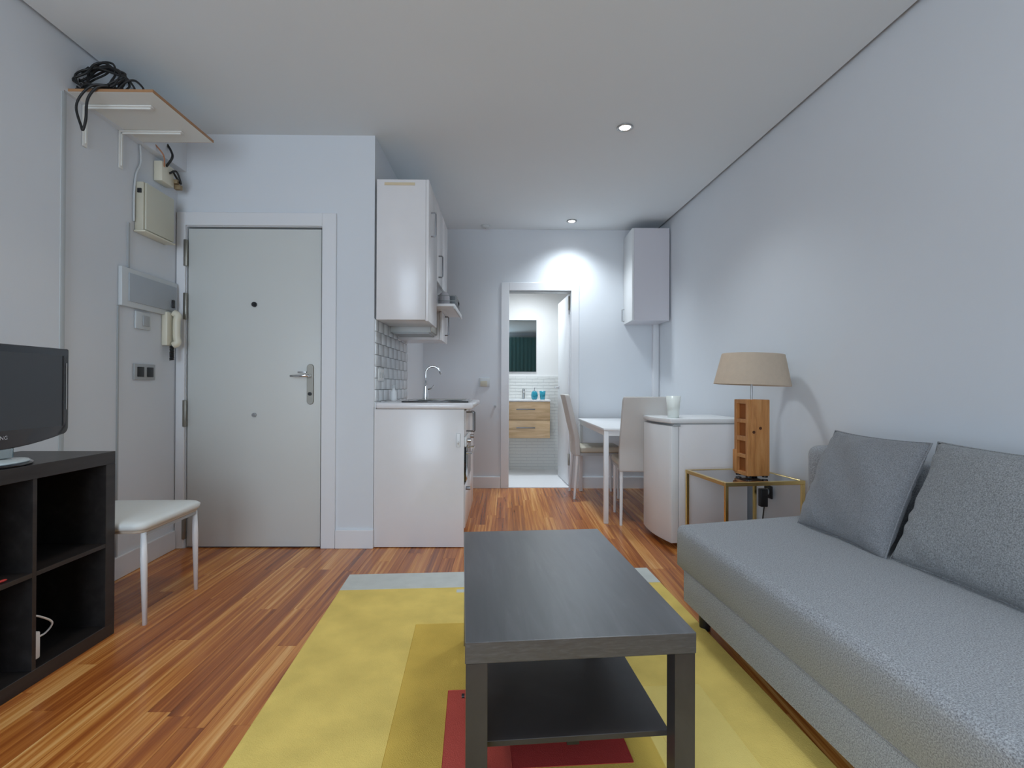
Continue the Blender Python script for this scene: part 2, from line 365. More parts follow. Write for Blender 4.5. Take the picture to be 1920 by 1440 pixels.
# ------------------------------------------------------------------ rug
rg = thing('rug', (0, 0, 0), 0, 'large yellow wool rug with red rectangles, under the dark coffee table', 'rug')
ru = Vector((.9980, .0628)); rv = Vector((-.0628, .9980)); r0 = Vector((-.846, 2.808))
RM = Matrix(((ru.x, rv.x, 0, r0.x), (ru.y, rv.y, 0, r0.y), (0, 0, 1, 0), (0, 0, 0, 1)))
def toR(x_, y_): d = Vector((x_, y_)) - r0; return d.dot(ru), d.dot(rv)
def patch(name, a, b, z, m_, label, par=None):
    o_ = MB().box((a[0], b[1], z[0]), (b[0], a[1], z[1]), .002 if name != 'pile' else .004, 1).build(name, m_, rg, True, label=label); o_.matrix_local = RM; return o_
patch('pile', (0, -.215), (1.652, -2.4), (.0005, .012), RUGY, 'yellow wool field')
patch('end_band', (0, 0), (1.652, -.2155), (.0005, .012), RUGW, 'pale grey white end band')
u0, v0 = toR(-.383, 2.216)
patch('ochre_panel', (u0, v0), (u0 + .80, v0 - 1.5), (.0115, .0130), RUGO, 'ochre rectangle')
u1, v1 = toR(-.191, 1.733)
u2, v2 = toR(.013, 1.5); u3, v3 = toR(.352, 1.40)
patch('red_panel', (u1, v1), (u2, v1 - .5), (.0128, .0140), RUGR, 'red rectangle')
patch('dark_red_panel', (u2, v1 - .10), (u3, v3), (.0128, .0140), RUGD, 'darker red rectangle')
patch('pale_panel', (u1 + .60, v1 - .02), (u1 + .86, v1 - .55), (.0115, .0131), RUGP, 'paler yellow rectangle')
patch('pale_tuft', (toR(-.245, 2.60)[0], toR(-.24, 2.595)[1]), (toR(-.20, 2.60)[0], toR(-.24, 2.56)[1]), (.0115, .0135), RUGW, 'pale worn patch')

# ------------------------------------------------------------------ coffee table
ct = thing('coffee_table', (-.0914, 1.1771, 0), R(4.87), 'low black-brown rectangular coffee table with a lower shelf, standing on the yellow rug', 'coffee table')
ZB = .0155
box('tabletop', (0, 0, .40), (.55, .90, .45), BLKTOP, ct, .0015, 1)
for a_, b_ in ((.002, .002), (.498, .002), (.002, .848), (.498, .848)): box('leg', (a_, b_, ZB), (a_ + .05, b_ + .05, .40), BLKBRN, ct, .001, 1)
box('shelf', (.045, .053, .172), (.505, .847, .186), BLKBRN, ct, .001, 1)
for a_ in (.25,): MB().box((a_, .06, .160), (a_ + .03, .09, .172)).build('shelf_bracket', BLACK, ct)
MB().cyl((-.003, .25, .18), .006, .008, 10, mtx=Matrix.Rotation(R(90), 4, 'Y')).build('screw', BLACK, ct, True)

# ------------------------------------------------------------------ sofa
sa = R(4.4); sv = Vector((-math.sin(sa), math.cos(sa))); su = Vector((math.cos(sa), math.sin(sa)))
so = thing('sofa_bed', (.760, 2.30, 0), sa, 'grey tweed sofa bed with a flat mattress seat along the right wall', 'sofa')
LN = -1.98
def rounded(name, poly, z0, z1, bev, m_, seg=4, to=False):
    b = MB(); b.prism(poly, z0, z1, bev, seg, top_only=to); return b.build(name, m_, so, 'all' if seg > 3 else True)
o = rounded('mattress', [(0, 0), (.895, .165), (.895, LN), (0, LN)], .250, .423, .032, SOFA, 5, True)
rounded('storage_base', [(.003, -.085), (.885, -.02), (.885, LN + .02), (.003, LN + .02)], .115, .2475, .004, SOFA, 3)
rounded('backrest', [(.742, .185), (.885, .20), (.885, LN - .0), (.742, LN - .0)], .415, .752, .045, SOFA, 5)
for a_, b_ in ((.085, -.115), (.82, -.12), (.06, LN + .12), (.82, LN + .12)): MB().cyl((a_, b_, .058), .022, .116, 16, .028).build('leg', BLACK, so, True)
b = MB(); b.tube([(.001, -.08, .2488), (.001, LN + .03, .2488)], .0022, 6); b.build('seam', CUSH, so, True)

def cushion(name, c, U, V, wu, wv, th, m_, label, seed, puff=1.0):
    U = Vector(U).normalized(); V = Vector(V); V = (V - U * V.dot(U)).normalized(); N = U.cross(V)
    rnd = random.Random(seed); ph = [(rnd.uniform(2, 7), rnd.uniform(2, 7), rnd.uniform(0, 6.28), rnd.uniform(.4, 1)) for _ in range(8)]
    t = bmesh.new(); n = 40
    def P(i, j, s):
        a = -1 + 2 * i / n; b_ = -1 + 2 * j / n
        h = ((1 - abs(a) ** 2.4) * (1 - abs(b_) ** 2.4)); h = max(h, 0) ** .5
        pin = 1 - (.085 if seed > 5 else .05) * (1 - b_ * b_) * (abs(a) ** 3); pin2 = 1 - .06 * (1 - a * a) * (abs(b_) ** 3)
        w = sum(k[3] * math.sin(k[0] * a + k[1] * b_ + k[2]) for k in ph) * .0035 * h
        edge = min(1 - abs(a), 1 - abs(b_)); cr = (.013 if seed > 5 else .008) * math.sin(17 * (a if 1 - abs(b_) < 1 - abs(a) else b_) + seed + 3 * math.sin(5 * (a + b_))) * math.exp(-edge * 7) * min(1, edge / .10)
        sag = .010 * math.cos(a * 2.2) * (b_ - .2)
        return U * (a * wu / 2 * pin) + V * (b_ * wv / 2 * pin2) + N * (s * (th / 2 * h * puff + w + cr * h ** .3) + sag)
    top = [[t.verts.new(P(i, j, 1)) for j in range(n + 1)] for i in range(n + 1)]
    bot = [[top[i][j] if i in (0, n) or j in (0, n) else t.verts.new(P(i, j, -1)) for j in range(n + 1)] for i in range(n + 1)]
    for i in range(n):
        for j in range(n):
            t.faces.new((top[i][j], top[i + 1][j], top[i + 1][j + 1], top[i][j + 1]))
            t.faces.new((bot[i][j], bot[i][j + 1], bot[i + 1][j + 1], bot[i + 1][j]))
    th_ = thing(name, c, 0, label, 'cushion', 'cushions on the sofa')
    b = MB(); b.add(t); b.build('cover', m_, th_, 'all')
    rim = []
    for i in range(n + 1): rim.append(P(i, 0, 0))
    for j in range(1, n + 1): rim.append(P(n, j, 0))
    for i in range(n - 1, -1, -1): rim.append(P(i, n, 0))
    for j in range(n - 1, -1, -1): rim.append(P(0, j, 0))
    MB().tube(rim, .0035, 6).build('piping', m_, th_, 'all')
    return th_
cushion('throw_cushion', (1.430, 2.075, .628), (.07, -1, -.01), (.155, .045, .40), .49, .455, .15, CUSH, 'darker charcoal square cushion leaning at the lamp end of the sofa', 3)
cushion('throw_cushion', (1.494, 1.512, .628), (.07, -1, -.01), (.16, .03, .40), .645, .455, .17, CUSH2, 'larger mid grey cushion nearer the camera, second from the lamp table', 11)

# ------------------------------------------------------------------ side table, lamp
st = thing('side_table', (1.188, 2.765, 0), R(7.8), 'square brass side table with a smoked glass top between sofa and fridge', 'side table')
sw, sd, sz = .478, .455, .52
fr = .020
MB().box((0, 0, sz - .022), (sw, fr, sz), .002, 1).box((0, sd - fr, sz - .022), (sw, sd, sz), .002, 1).box((0, fr, sz - .022), (fr, sd - fr, sz), .002, 1).box((sw - fr, fr, sz - .022), (sw, sd - fr, sz), .002, 1).build('frame', GOLD, st, True)
box('glass_top', (fr + .0005, fr + .0005, sz - .010), (sw - fr - .0005, sd - fr - .0005, sz - .003), SMOKE, st)
for a_, b_ in ((0, 0), (sw - fr, 0), (0, sd - fr), (sw - fr, sd - fr)): box('leg', (a_ + .001, b_ + .001, 0), (a_ + fr - .001, b_ + fr - .001, sz - .022), GOLD, st, .0015, 1)

lp = thing('table_lamp', (1.425, 2.965, sz - .0058), R(0), 'table lamp with wooden block base and beige shade on the glass table', 'lamp')
LB = R(7); mz = Matrix.Rotation(LB, 4, 'Z')
s_ = .068
# carved block: the face towards the room's left has four niches cut in, built as ribs around the openings
b = MB(); b.box((-s_ + .022, -s_, .018), (s_, s_, .452), .004, 2, mz)
zs = [.018, .115, .140, .215, .240, .315, .345, .425, .452]
b.box((-s_, -s_, .018), (-s_ + .023, -s_ + .022, .452), .003, 1, mz).box((-s_, s_ - .024, .018), (-s_ + .023, s_, .452), .003, 1, mz)
for a_, c_ in ((.018, .040), (.118, .140), (.215, .242), (.318, .340), (.428, .452)): b.box((-s_, -s_ + .020, a_), (-s_ + .023, s_ - .022, c_), .002, 1, mz)
b.build('base', LAMPW, lp, True)
b = MB()
for a_, c_ in ((.040, .118), (.140, .215), (.242, .318), (.340, .428)): b.box((-s_ + .020, -s_ + .021, a_), (-s_ + .0235, s_ - .023, c_), 0, 1, mz)
b.build('niche_back', NICHE, lp, label='dark orange recess backs')
for a_, c_ in ((-.030, .268), (.010, .290)): MB().cyl(mz @ Vector((a_, -s_ - .0005, c_)), .0085, .004, 12, mtx=mz @ rod(0)).build('hole', HOLE, lp, True, label='dark drilled hole')
b = MB(); b.box((s_ - .004, -.03, .30), (s_ + .016, .0, .385), .006, 2, mz); b.build('knot', LAMPW, lp, True, label='protruding stub of wood')
b = MB(); b.box((-s_ - .012, s_ - .035, .03), (-s_ + .004, s_ - .002, .16), .006, 2, mz); b.build('bark_ridge', LAMPW, lp, True)
for a_, c_ in ((-.05, -.05), (.05, -.05), (-.05, .05), (.05, .05)): MB().cyl(mz @ Vector((a_, c_, .0135)), .016, .009, 12).build('foot', BLACK, lp, True, label='black foot')
MB().cyl((0, 0, .50), .006, .10, 12).cyl((0, 0, .56), .014, .04, 14).build('stem', STEEL, lp, True)
tilt = Matrix.Translation((0, 0, .535)) @ Matrix.Rotation(R(2.2), 4, 'Y')
b = MB(); n = 48; t = bmesh.new()
prof = [(.207, 0), (.168, .178), (.1665, .178), (.2055, 0)]
rings = [[t.verts.new((r_ * math.cos(2 * PI * i / n), r_ * math.sin(2 * PI * i / n), z)) for i in range(n)] for r_, z in prof]
for k in range(4):
    a_, c_ = rings[k], rings[(k + 1) % 4]
    for i in range(n): t.faces.new((a_[i], a_[(i + 1) % n], c_[(i + 1) % n], c_[i]))
b.add(t, tilt); b.build('lamp_shade', SHADE, lp, True)
b = MB()
for k in range(3): a_ = k * 2 * PI / 3; b.tube([(0, 0, .15), (.165 * math.cos(a_), .165 * math.sin(a_), .168)], .0015, 5)
b.bm.transform(tilt); b.build('shade_ring', STEEL, lp)

# outlet and plug behind the side table
t = thing('wall_outlet', (1.650, 3.20, .385), R(3.15), 'small black wall outlet low on the right wall behind the side table', 'outlet')
box('plate', (-.012, -.04, -.04), (.0, .04, .04), BLACK, t, .004); MB().cyl((-.015, 0, 0), .02, .006, 16, mtx=Matrix.Rotation(R(90), 4, 'Y')).build('socket', GREY_PL, t, True)
t = thing('power_adapter', (1.600, 3.165, .0), 0, 'black cable and adapter hanging beside the outlet behind the side table', 'adapter')
box('adapter_body', (-.03, -.02, .30), (.015, .02, .41), BLACK, t, .005)
MB().tube(spline([(.0, 0, .30), (-.01, 0, .2), (.0, .01, .1), (-.03, .0, .006), (-.09, .0, .006)], 6), .004, 6).build('cord', CABLE, t, 'all')

# ------------------------------------------------------------------ fridge
fa = R(6.5); fg = thing('refrigerator', (1.062, 3.285, 0), fa, 'small white under-counter refrigerator with a curved door, between dining table and side table', 'refrigerator')
FW, FDp = .47, .525
box('body', (.052, .004, .03), (FDp, FW - .004, .795), WHITE_GLOSS, fg, .004)
poly = [(.048, 0), (.0, 0)] + [(-.028 * math.sin(PI * i / 12), FW * i / 12) for i in range(1, 12)] + [(.0, FW), (.048, FW)]
MB().prism(poly, .035, .785, .004, 2).build('door', WHITE_PL, fg, True)
poly2 = [(FDp, 0), (-.004, 0)] + [(-.004 - .028 * math.sin(PI * i / 12), FW * i / 12) for i in range(1, 12)] + [(-.004, FW), (FDp, FW)]
MB().prism(poly2, .802, .832, .006, 2).build('lid', WHITE_PL, fg, True)
MB().box((.02, .01, .787), (.05, FW - .01, .800)).box((.02, .01, .79), (.5, .02, .802)).build('gasket', GREY_PL, fg, label='grey seal under the lid')
MB().box((.01, -.004, .782), (.06, .02, .796), .003).build('hinge', GREY_PL, fg, True)
for a_ in (.09, .48):
    for c_ in (.04, FW - .04): MB().cyl((a_, c_, .015), .018, .03, 14).build('foot', BLACK, fg, True)
t = thing('white_cup', (1.118, 3.42, .8325), 0, 'tall white tapered cup standing on the refrigerator', 'cup')
MB().lathe([(.036, 0), (.048, .145), (.045, .145), (.034, .006), (.001, .006)], 28).build('cup_body', mat('china', (.84, .88, .83), .3), t, 'all')

# ------------------------------------------------------------------ dining table and chairs
dt = thing('dining_table', (.742, 3.885, 0), R(.8), 'white rectangular dining table with thin square legs against the back wall', 'table')
TW, TL, TZ = .80, 1.25, .722
box('tabletop', (0, 0, TZ - .018), (TW, TL, TZ), WHITE_ME, dt, .003)
MB().box((.012, .012, TZ - .058), (TW - .012, .030, TZ - .018)).box((.012, TL - .03, TZ - .058), (TW - .012, TL - .012, TZ - .018)).box((.012, .03, TZ - .058), (.03, TL - .03, TZ - .018)).box((TW - .03, .03, TZ - .058), (TW - .012, TL - .03, TZ - .018)).build('apron', WHITE_ME, dt)
for a_, b_ in ((.004, .004), (TW - .039, .004), (.004, TL - .039), (TW - .039, TL - .039)): box('leg', (a_, b_, 0), (a_ + .035, b_ + .035, TZ - .019), WHITE_ME, dt, .003)

def chair(loc, rz, label, w=.37):
    c = thing('dining_chair', loc, rz, label, 'chair', 'high-backed dining chairs'); h = w / 2
    # backrest: side profile curved, local +y points to the seat front
    prof = [(.0, .40), (-.004, .50), (-.012, .58), (-.035, .68), (-.062, .80), (-.085, .90), (-.102, .965)]
    prof = [tuple(v)[:2] for v in spline([(y, z, 0) for y, z in prof], 4)]
    b = bmesh.new(); L = []
    nW = 8
    for k, (y, z) in enumerate(prof):
        f = min(1, (.975 - z) / .03); ww = h * (.93 + .07 * min(1, max(0, (.97 - z) / .35))) * (1 if f >= 1 else .94 + .06 * f)
        L.append([[b.verts.new((-ww + 2 * ww * i / nW, y + s * .024 - .012 * (1 - ((i / nW) * 2 - 1) ** 2), z)) for i in range(nW + 1)] for s in (1, -1)])
    for k in range(len(L) - 1):
        for i in range(nW):
            b.faces.new((L[k][0][i], L[k][0][i + 1], L[k + 1][0][i + 1], L[k + 1][0][i])); b.faces.new((L[k][1][i], L[k + 1][1][i], L[k + 1][1][i + 1], L[k][1][i + 1]))
        b.faces.new((L[k][0][0], L[k + 1][0][0], L[k + 1][1][0], L[k][1][0])); b.faces.new((L[k][0][nW], L[k][1][nW], L[k + 1][1][nW], L[k + 1][0][nW]))
    for k in (0, -1):
        for i in range(nW): b.faces.new((L[k][0][i], L[k][1][i], L[k][1][i + 1], L[k][0][i + 1]))
    bmesh.ops.recalc_face_normals(b, faces=b.faces[:])
    es = [e for e in b.edges if len(e.link_faces) == 2 and e.calc_face_angle(0) > 1.0]
    bmesh.ops.bevel(b, geom=es, offset=.008, segments=3, profile=.5, affect='EDGES')
    M_ = MB(); M_.add(b); M_.build('backrest', VELV, c, True)
    M_ = MB(); M_.box((-h + .005, .022, .425), (h - .005, .41, .480), .018, 4); M_.build('seat', SEATD, c, True)
    MB().box((-h + .015, .0, .400), (h - .015, .39, .424)).build('seat_frame', GREY_PL, c, label='grey seat frame')
    for s in (-1, 1):
        MB().tube([(s * (h - .02), .0, .41), (s * (h - .012), -.03, 0)], [.014, .011], 10).build('leg', WHITE_ME, c, True)
        MB().tube([(s * (h - .03), .37, .41), (s * (h - .03), .38, 0)], [.013, .011], 10).build('leg', WHITE_ME, c, True)
    return c
chair((1.038, 3.862, 0), R(-3), 'beige high-backed dining chair at the near table end, seen from behind')
chair((.665, 4.93, 0), R(-90), 'beige high-backed dining chair left of the table beside the bathroom doorway', .40)

# ------------------------------------------------------------------ white wall cabinet, right
wc = thing('wall_cabinet', (1.20, 4.885, 1.672), 0, 'white single-door wall cabinet high in the right back corner of the room', 'cabinet')
MB().prism([(.018, 0), (.358, 0), (xr(YB) - 1.204, .362), (.018, .362)], 0, .885, .002, 1).build('carcass', mat('cabinet_lilac', (.70, .68, .72), .35), wc, True)
dd = box('door', (0, .002, .002), (.0175, .360, .883), WHITE_PL, wc, .002)
MB().tube([(0, .325, .03), (-.022, .325, .03), (-.022, .325, .15), (0, .325, .15)], .004, 6).build('handle', HANDLE, dd, True)

# ------------------------------------------------------------------ kitchen
def dhandle(par, x0, y_, z0, z1, out=.03, r_=.0055, name='handle'):
    return MB().tube([(x0, y_, z0), (x0 + out * .8, y_, z0), (x0 + out, y_, z0 + .008), (x0 + out, y_, z1 - .008), (x0 + out * .8, y_, z1), (x0, y_, z1)], r_, 8).build(name, HANDLE, par, True, label='dark steel handle')
bc = thing('base_cabinet', (0, 0, 0), 0, 'white kitchen base cabinet under the counter with its plain end panel facing the room', 'cabinet')
KY0, KY1 = YD + .004, 4.14
box('end_panel', (XK + .002, KY0, .004), (-.268, KY0 + .018, .888), WHITE_GLOSS, bc, .002)
box('carcass', (XK + .014, KY0 + .019, .10), (-.285, KY1, .886), WHITE_GLOSS, bc)
box('plinth', (XK + .02, KY0 + .019, .004), (-.33, KY1, .099), DARKV, bc)
dr = box('drawer', (-.284, KY0 + .022, .715), (-.262, 3.80, .880), WHITE_GLOSS, bc, .002); dhandle(dr, -.262, 3.42, .74, .865, .045)
dr = box('drawer', (-.284, KY0 + .022, .12), (-.262, 3.80, .40), WHITE_GLOSS, bc, .002); MB().cyl((-.248, 3.40, .365), .012, .03, 14, mtx=Matrix.Rotation(R(90), 4, 'Y')).build('knob', HANDLE, dr, True)
dr = box('door', (-.284, 3.804, .12), (-.262, KY1 - .002, .880), WHITE_GLOSS, bc, .002); dhandle(dr, -.262, 3.84, .70, .85, .03)
ov = thing('oven', (0, 0, 0), 0, 'built-in black oven below the hob drawer, seen edge-on', 'oven')
box('oven_door', (-.284, KY0 + .024, .415), (-.258, 3.795, .640), BLACK_GLOSS, ov, .002)
box('control_strip', (-.284, KY0 + .024, .645), (-.256, 3.795, .708), WHITE_ME, ov, .002)
MB().tube([(-.258, 3.36, .60), (-.225, 3.36, .60), (-.225, 3.74, .60), (-.258, 3.74, .60)], .006, 8).build('oven_handle', CHROME, ov, True)
for a_ in (3.40, 3.70): MB().cyl((-.243, a_, .68), .014, .026, 16, mtx=Matrix.Rotation(R(90), 4, 'Y')).build('knob', STEEL, ov, True)
t = thing('adhesive_hook', (-.305, KY0 - .001, .69), 0, 'small white stick-on hook on the end panel of the base cabinet', 'hook')
box('hook_plate', (-.014, -.006, -.045), (.014, 0, .045), WHITE_PL, t, .005); MB().tube([(0, -.006, -.01), (0, -.022, -.02), (0, -.024, -.005)], .004, 8).build('hook_arm', WHITE_PL, t, 'all')

co = thing('kitchen_counter', (0, 0, 0), 0, 'white rounded-edge kitchen countertop with inset steel sink', 'countertop')
MB().box((XK + .012, KY0 - .012, .890), (-.212, 4.15, .930), .014, 4).build('worktop', COUNTER, co, True)
b = MB(); b.box((-.74, 3.88, .9295), (-.27, 4.12, .936), .003, 1); b.build('sink_rim', STEEL, co, True)
b = MB(); b.box((-.66, 3.91, .9355), (-.31, 4.09, .9375), .0, 1); b.build('sink_bowl', DSTEEL, co)
hb = thing('hob', (0, 0, 0), 0, 'black glass hob on the near end of the kitchen counter', 'hob')
box('glass', (-.68, 3.35, .9305), (-.245, 3.80, .9385), BLACK_GLOSS, hb, .002)
for a_, c_ in ((-.56, 3.47), (-.36, 3.47), (-.56, 3.68), (-.36, 3.68)): MB().lathe([(.075, 0), (.075, .0006), (.070, .0006), (.070, 0)], 28, Matrix.Translation((a_, c_, .9386))).build('burner_ring', GREY_PL, hb)
fc = thing('faucet', (-.625, 4.01, .936), 0, 'chrome gooseneck kitchen faucet behind the hob', 'faucet')
MB().cyl((0, 0, .025), .024, .05, 20, bev=.004).cyl((0, 0, .07), .018, .06, 16).build('faucet_body', CHROME, fc, True)
MB().tube([(0, 0, .05), (0, 0, .18)] + [(.055 - .055 * math.cos(PI * k / 12), 0, .20 + .055 * math.sin(PI * k / 12)) for k in range(0, 11)] + [(.118, 0, .195)], .0085, 10).build('spout', CHROME, fc, 'all')
MB().tube([(0.01, 0, .075), (.045, 0, .085), (.065, 0, .11)], [.007, .006, .005], 8).build('lever', CHROME, fc, True)
t = thing('soap_bottle', (-.79, 3.62, .9305), 0, 'small clear and white bottle at the wall beside the hob', 'bottle')
MB().lathe([(.020, 0), (.022, .01), (.022, .065), (.010, .08), (.010, .095)], 18).build('bottle_body', WHITE_PL, t, 'all'); MB().cyl((0, 0, .104), .012, .018, 14).build('cap', GREY_L, t, True)
t = thing('wall_outlet', (XK + .0125, 3.42, 1.11), 0, 'white double outlet on the tiles above the hob', 'outlet')
box('plate', (0, -.075, -.04), (.008, .075, .04), WHITE_PL, t, .003)
for s in (-.037, .037): MB().cyl((.009, s, 0), .02, .004, 16, mtx=Matrix.Rotation(R(90), 4, 'Y')).build('socket', GREY_L, t, True)

ua = thing('wall_cabinet', (0, 0, 0), 0, 'tall white kitchen wall cabinet beside the entry wall corner, end panel facing the room', 'cabinet', 'kitchen wall cabinets')
box('carcass', (XK + .012, YD + .003, 1.463), (-.520, 3.70, 2.366), WHITE_GLOSS, ua, .002)
dd = box('door', (-.519, YD + .003, 1.455), (-.500, 3.698, 2.366), WHITE_GLOSS, ua, .002); dhandle(dd, -.500, 3.41, 2.03, 2.185)
box('edge_strip', (-.785, YD - .002, 2.328), (-.59, YD + .004, 2.345), mat('cream_strip', (.72, .60, .40), .5), ua, .001, label='cream strip near the top')
ub = thing('wall_cabinet', (0, 0, 0), 0, 'shorter white kitchen wall cabinet beyond the tall one, above the range hood', 'cabinet', 'kitchen wall cabinets')
box('carcass', (XK + .002, 3.705, 1.80), (-.520, 4.34, 2.366), WHITE_GLOSS, ub, .002)
dd = box('door', (-.519, 3.706, 1.80), (-.500, 4.02, 2.366), WHITE_GLOSS, ub, .002); dhandle(dd, -.500, 3.79, 1.84, 1.995)
box('door', (-.519, 4.023, 1.80), (-.500, 4.34, 2.366), WHITE_GLOSS, ub, .002)
uc = thing('wall_cabinet', (0, 0, 0), 0, 'lowest small white kitchen wall cabinet, farthest along the kitchen wall', 'cabinet', 'kitchen wall cabinets')
box('carcass', (XK + .002, 3.985, 1.398), (-.520, 4.34, 1.615), WHITE_GLOSS, uc, .002)
dd = box('door', (-.519, 3.985, 1.392), (-.498, 4.34, 1.615), WHITE_GLOSS, uc, .002); dhandle(dd, -.498, 4.18, 1.45, 1.60)
hd = thing('range_hood', (0, 0, 0), 0, 'slim grey range hood between the kitchen wall cabinets', 'range hood')
box('hood_body', (XK + .012, 3.72, 1.425), (-.545, 3.98, 1.60), GREY_L, hd, .003)
box('filter', (XK + .03, 3.715, 1.415), (-.56, 3.975, 1.4245), GREY_PL, hd, label='dark grease filter')
box('visor', (-.544, 3.715, 1.43), (-.535, 3.98, 1.60), DSTEEL, hd, .002)
sh = thing('open_shelf', (0, 0, 0), 0, 'white shelf board sticking out between the kitchen wall cabinets', 'shelf')
box('board', (XK + .004, 3.73, 1.617), (-.375, 4.33, 1.637), WHITE_ME, sh, .002)
box('shelf_lip', (-.384, 3.73, 1.600), (-.372, 4.33, 1.6165), GREY_L, sh, .002)
dk = thing('dish_basket', (-.45, 4.0, 1.6375), 0, 'grey wire basket full of crockery on the kitchen shelf', 'basket')
b = MB()
for z in (.004, .04, .08): b.tube([(-.06, -.15, z), (.07, -.15, z), (.07, .15, z), (-.06, .15, z), (-.06, -.15, z)], .003, 5)
for i in range(9): y = -.15 + i * .0375; b.tube([(-.06, y, .08), (-.06, y, .004), (.07, y, .004), (.07, y, .08)], .002, 5)
for i in range(4): xx = -.06 + i * .043; b.tube([(xx, -.15, .08), (xx, -.15, .004), (xx, .15, .004), (xx, .15, .08)], .002, 5)
b.build('wire_frame', GREY_PL, dk, 'all')
t = thing('grey_bowl', (-.475, 3.93, 1.6425), 0, 'pale bowl lying upside down in the wire basket', 'bowl')
MB().lathe([(.046, .0), (.047, .004), (.045, .06), (.034, .098), (.012, .115), (.001, .117)], 24).build('bowl_body', mat('bowl_grey', (.62, .60, .63), .4), t, 'all')
t = thing('grey_mug', (-.43, 4.06, 1.6425), 0, 'dark grey mug in the wire basket, right of the pale bowl', 'mug')
MB().lathe([(.036, 0), (.044, .01), (.044, .10), (.040, .10), (.040, .012), (.001, .012)], 22).build('mug_body', mat('mug_grey', (.22, .25, .27), .4), t, 'all'); MB().tube(arc((.035, 0, .07), (.075, 0, .045), (.035, 0, .02), 8), .005, 8).build('mug_handle', BLACK, t, 'all')

# switch plate and hook on back wall
t = thing('light_switch', (-.222, YB - .001, 1.078), 0, 'small beige and white switch on the back wall left of the bathroom doorway', 'switch')
box('plate', (-.055, -.010, -.045), (.055, 0, .045), GREY_L, t, .004); box('rocker', (-.04, -.016, -.04), (.03, -.010, .015), BEIGE, t, .003)
t = thing('wall_peg', (-.112, YB - .001, .834), 0, 'tiny grey peg on the back wall below the switch', 'peg')
MB().cyl((0, -.008, 0), .012, .016, 14, mtx=rod(0)).build('peg_body', GREY_PL, t, True)

# ------------------------------------------------------------------ bathroom furniture
va = thing('bathroom_vanity', (-.12, 5.98, 0), 0, 'wall-hung oak bathroom vanity with two drawers and a white basin top', 'vanity')
VW = .635
box('carcass', (0, .02, .435), (VW, .438, .862), OAK, va, .002)
for z0, z1 in ((.437, .643), (.650, .858)):
    d_ = box('drawer', (.002, 0, z0), (VW - .002, .019, z1), OAK, va, .002)
    MB().box((.24, -.026, (z0 + z1) / 2 - .008 + .02), (.46, -.014, (z0 + z1) / 2 + .006 + .02), .003).box((.25, -.016, (z0 + z1) / 2 + .012), (.262, 0, (z0 + z1) / 2 + .024)).box((.438, -.016, (z0 + z1) / 2 + .012), (.45, 0, (z0 + z1) / 2 + .024)).build('handle', HANDLE, d_, True)
b = MB(); b.box((-.004, -.006, .863), (VW + .004, .440, .885), .006, 3); b.build('basin', mat('ceramic', (.9, .9, .9), .12), va, True)
MB().box((.08, .06, .8855), (VW - .08, .34, .8875)).build('basin_bowl', GREY_L, va)
t = thing('basin_faucet', (.215, 6.34, .886), 0, 'chrome basin mixer on the bathroom vanity', 'faucet')
MB().cyl((0, 0, .06), .018, .12, 16, bev=.003).build('body', STEEL, t, True); MB().tube([(0, 0, .08), (0, -.10, .085), (0, -.11, .07)], .011, 8).build('spout', STEEL, t, 'all'); MB().box((-.010, -.06, .121), (.010, .01, .131), .003).build('lever', STEEL, t, True)
t = thing('soap_dispenser', (.335, 6.05, .886), 0, 'round teal soap dispenser on the bathroom vanity', 'dispenser')
MB().lathe([(.022, 0), (.034, .01), (.040, .045), (.034, .085), (.018, .10), (.001, .10)], 24).build('bottle', TEAL, t, 'all'); MB().cyl((0, 0, .115), .007, .03, 10).tube([(0, 0, .13), (0, -.035, .132)], .006, 8).build('pump', CHROME, t, True)
t = thing('teal_tumbler', (.430, 6.05, .886), 0, 'teal tumbler beside the round dispenser on the vanity', 'tumbler')
MB().lathe([(.028, 0), (.037, .10), (.034, .10), (.026, .006), (.001, .006)], 24).build('tumbler_body', TEAL, t, 'all')
mi = thing('bathroom_mirror', (-.12, BY1 - .002, 0), 0, 'rectangular mirror with a dark reflection above the bathroom vanity', 'mirror')
box('mirror_glass', (0, -.014, 1.225), (.495, -.010, 1.868), MIRROR, mi); box('backing', (-.003, -.010, 1.222), (.498, 0, 1.871), GREY_PL, mi)

# ------------------------------------------------------------------ curtain behind the camera
cu = MB(); pts = []
for i in range(81): pts.append((.0 + 1.3 * i / 80, YR + .11 + .022 * math.sin(i * .9)))
t = bmesh.new(); A = [t.verts.new((a_, c_, .03)) for a_, c_ in pts]; B = [t.verts.new((a_, c_, 2.5)) for a_, c_ in pts]
for i in range(80): t.faces.new((A[i], A[i + 1], B[i + 1], B[i]))
cu.add(t)
ctn = thing('curtain', (0, 0, 0), 0, 'dark teal curtain on the rear wall, seen only in the bathroom mirror', 'curtain')
cu.build('drape', TEALC, ctn, 'all'); MB().tube([(-.02, YR + .11, 2.53), (1.35, YR + .11, 2.53)], .012, 10).build('rod', STEEL, ctn, True)

